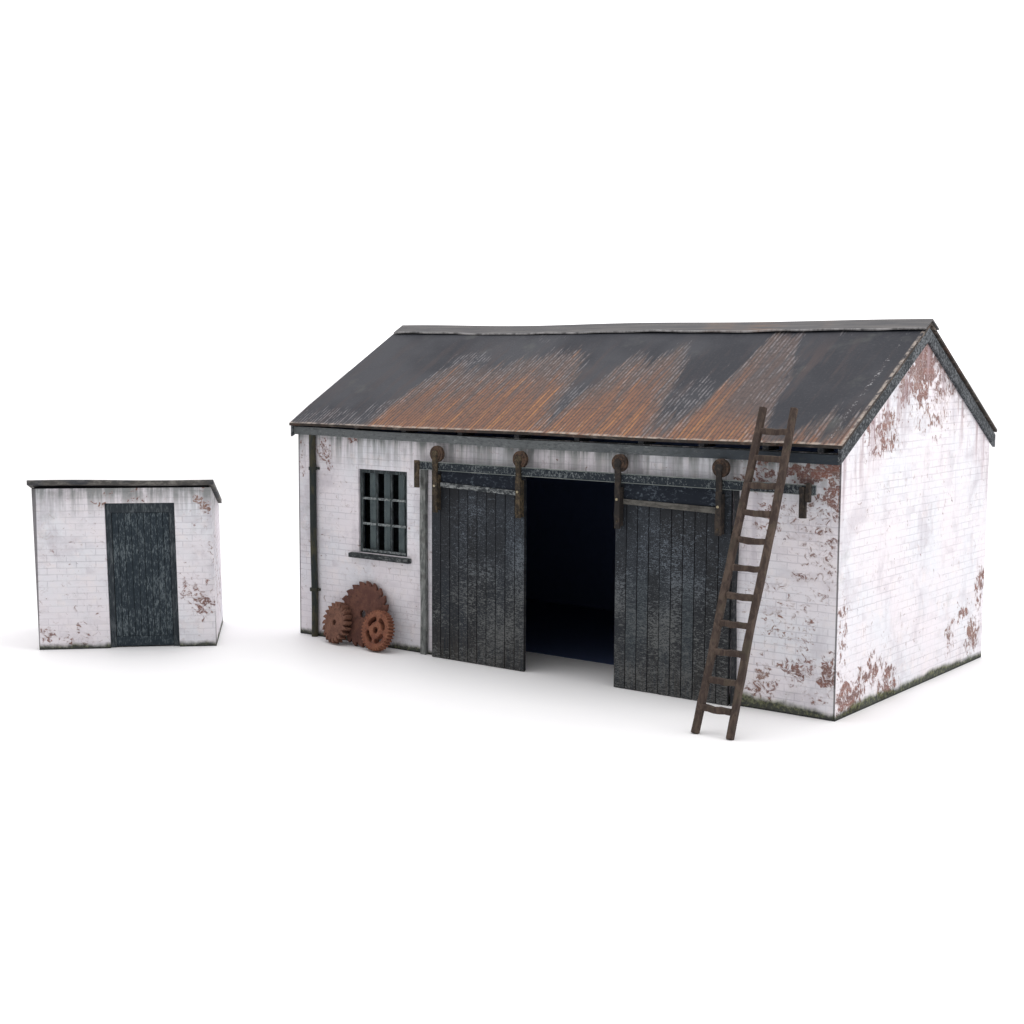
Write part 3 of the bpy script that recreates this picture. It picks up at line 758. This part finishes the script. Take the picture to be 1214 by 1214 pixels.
outline_thing('saw_blade', 'largest rusty circular saw blade, leaning on the whitewashed wall behind two smaller cogs', 'saw blade',
              teeth(21, 0.412, 0.445, 'hook', 0.1), [circ(0.052)], 0.045, M['saw'], (1.330, -0.130, 0), math.radians(11))
outline_thing('cog_wheel', 'small thick rusty cog with one centre hole, leaning left of the large saw blade', 'cog',
              teeth(20, 0.245, 0.283, 'hook', 0.2), [circ(0.040)], 0.105, M['cog'], (0.925, -0.225, 0), math.radians(12), math.radians(-12))
outline_thing('gear_wheel', 'small reddish gear with curved slots and fine teeth in front of the saw blade', 'gear',
              teeth(36, 0.244, 0.272, 'fine', 0.0), [circ(0.046)]+[kidney(0.112, 0.184, PI/2*k+0.30, PI/2*k+1.10) for k in range(4)],
              0.105, M['cog_red'], (1.710, -0.265, 0), math.radians(14), math.radians(-5))

# ------------------------------------------------------------------ shed
SW, SD, SF, SB = 2.295, 1.836, 2.135, 1.715
shed = thing('shed', 'small flat-roofed white brick shed with a dark plank door, standing apart on the left', 'shed', (-1.814, -3.004, 0), (0, 0, 0.801))
lean = lambda p: Vector((p.x-0.020*p.z, p.y, p.z))
OP = (0.912, 1.812, -1, 1.935)
shed_bl = [(1.32, 2.06, 0.22, 0.08, 0.60), (2.15, 1.90, 0.22, 0.28, 0.52), (2.1, 0.62, 0.26, 0.28, 0.52), (1.95, 0.8, 0.15, 0.2, 0.46),
           (0.12, 0.22, 0.16, 0.12, 0.50), (0.50, 0.28, 0.12, 0.08, 0.48), (0.45, 0.12, 0.3, 0.1, 0.34), (0.85, 2.05, 0.2, 0.1, 0.42), (2.27, 1.2, 0.08, 0.7, 0.34)]
def sm_tone(n, *a, **k): return mat(n, whitewash(*a, **k))
M['sfront'] = sm_tone('whitewashed_shed_front', 'x', shed_bl, SF, 0.055, 0.0, 0.85, SW, edges(0.0, SW), 0.5)
M['sside'] = sm_tone('whitewashed_shed_side', 'y', [(0.7, 1.0, 0.6, 0.9, 0.34), (1.3, 0.6, .5, .5, .4)], 1.95, 0.06, 0.0, 0.9)
b = MB(); b.grid([0, OP[0], OP[1], SW], [0, OP[3], SF], [OP], 0, 0.085)
b.build('front_wall', [M['sfront'], M['inside']], shed, fn=lean)
def tz(y): return SF + (SB-SF)*y/SD
for x0, x1 in ((SW-0.06, SW), (0, 0.06)):
    b = MB(); b.prism([(0.0855, 0), (SD, 0), (SD, tz(SD)), (0.0855, tz(0.0855))], 'x', x0, x1); b.build('side_wall', M['sside'], shed, fn=lean)
b = MB(); b.box(0.061, SW-0.061, SD-0.06, SD, 0, SB-0.002); b.build('rear_wall', M['sside'], shed, fn=lean)
# door with boarded frame
b = MB(); f0, f1 = 0.045, 0.080
b.box(OP[0]+.001, OP[0]+0.075, f0, f1, 0.001, OP[3]-.001); b.box(OP[1]-0.075, OP[1]-.001, f0, f1, 0.001, OP[3]-.001); b.box(OP[0]+0.075, OP[1]-0.075, f0, f1, OP[3]-0.13, OP[3]-.001)
M['sdoor'] = mat('blue_black_flecked_planks', wood((0.024, 0.034, 0.043), (0.19, 0.225, 0.24), (1.6, 1, 0.45), 0.55, 40.0, None, (0.50, 0.64)))
M['sframe'] = mat('blue_black_door_frame', wood((0.032, 0.040, 0.047), (0.15, 0.17, 0.18), (1.3, 1, 0.3), 0.55, 24.0, None, (0.46, 0.66)))
b.build('door_frame', M['sframe'], shed, bevel=0.003, fn=lean)
b = MB(); a0, a1 = OP[0]+0.078, OP[1]-0.078; n = 9; pw = (a1-a0)/n
for k in range(n): b.box(a0+pw*k+0.003, a0+pw*(k+1)-0.003, 0.060, 0.078, 0.15, OP[3]-0.133)
b.box(a0, a1, 0.0785, 0.084, 0.02, OP[3]-0.133); b.box(a0, a1, 0.054, 0.078, 0.018, 0.147)
b.build('door', M['sdoor'], shed, bevel=0.002, fn=lean)
# flat roof
def shedroof():
    x, y, z = ocoord(); n = noise(vec(x*0.5, y, z), 14.0, 4.0, 0.7)
    c = mix((0.070, 0.067, 0.062), (0.20, 0.19, 0.175), sm(n, 0.42, 0.68))
    c = mix(c, (0.020, 0.026, 0.040), sm(noise(vec(x, y, z), 2.2, 2.0), 0.48, 0.6)*0.6)
    return dict(c=c, r=0.75, s=0.25, b=n, bs=0.3)
M['sroof'] = mat('shed_roof_felt', shedroof)
b = MB(); K = 20
def rzv(x, y): return SF + (SB-SF)*y/SD + 0.030 + 0.012*(1-x/SW) + 0.005*math.sin(x*3)
for k in range(K):
    xa, xb = -0.045+(SW+0.085)*k/K, -0.045+(SW+0.085)*(k+1)/K
    for top in (0, 1):
        q = [(xx, yv, rzv(xx, yv)+0.062*top) for xx, yv in ((xa, -0.065), (xb, -0.065), (xb, SD+0.06), (xa, SD+0.06))]
        b.face(q)
    for yv in (-0.065, SD+0.06):
        b.face([(xa, yv, rzv(xa, yv)), (xb, yv, rzv(xb, yv)), (xb, yv, rzv(xb, yv)+0.062), (xa, yv, rzv(xa, yv)+0.062)])
    if k in (0, K-1):
        xe = xa if k == 0 else xb
        b.face([(xe, -0.065, rzv(xe, -0.065)), (xe, SD+0.06, rzv(xe, SD+.06)), (xe, SD+0.06, rzv(xe, SD+.06)+0.062), (xe, -0.065, rzv(xe, -0.065)+0.062)])
b.build('roof', M['sroof'], shed, bevel=0.004, fn=lean)
b = MB(); b.prism([(0.02, tz(0.02)-0.0), (SD-0.02, tz(SD-.02)), (SD-0.02, tz(SD-.02)+0.028), (0.02, tz(0.02)+0.028)], 'x', 0.03, SW-0.03)
b.build('shadow_gap_fill', M['black'], shed, fn=lean)  # black filler painted in for the shadow gap below the roof

# ------------------------------------------------------------------ render
S.render.engine = 'CYCLES'
S.cycles.max_bounces = 8; S.cycles.diffuse_bounces = 4
S.cycles.use_denoising = True
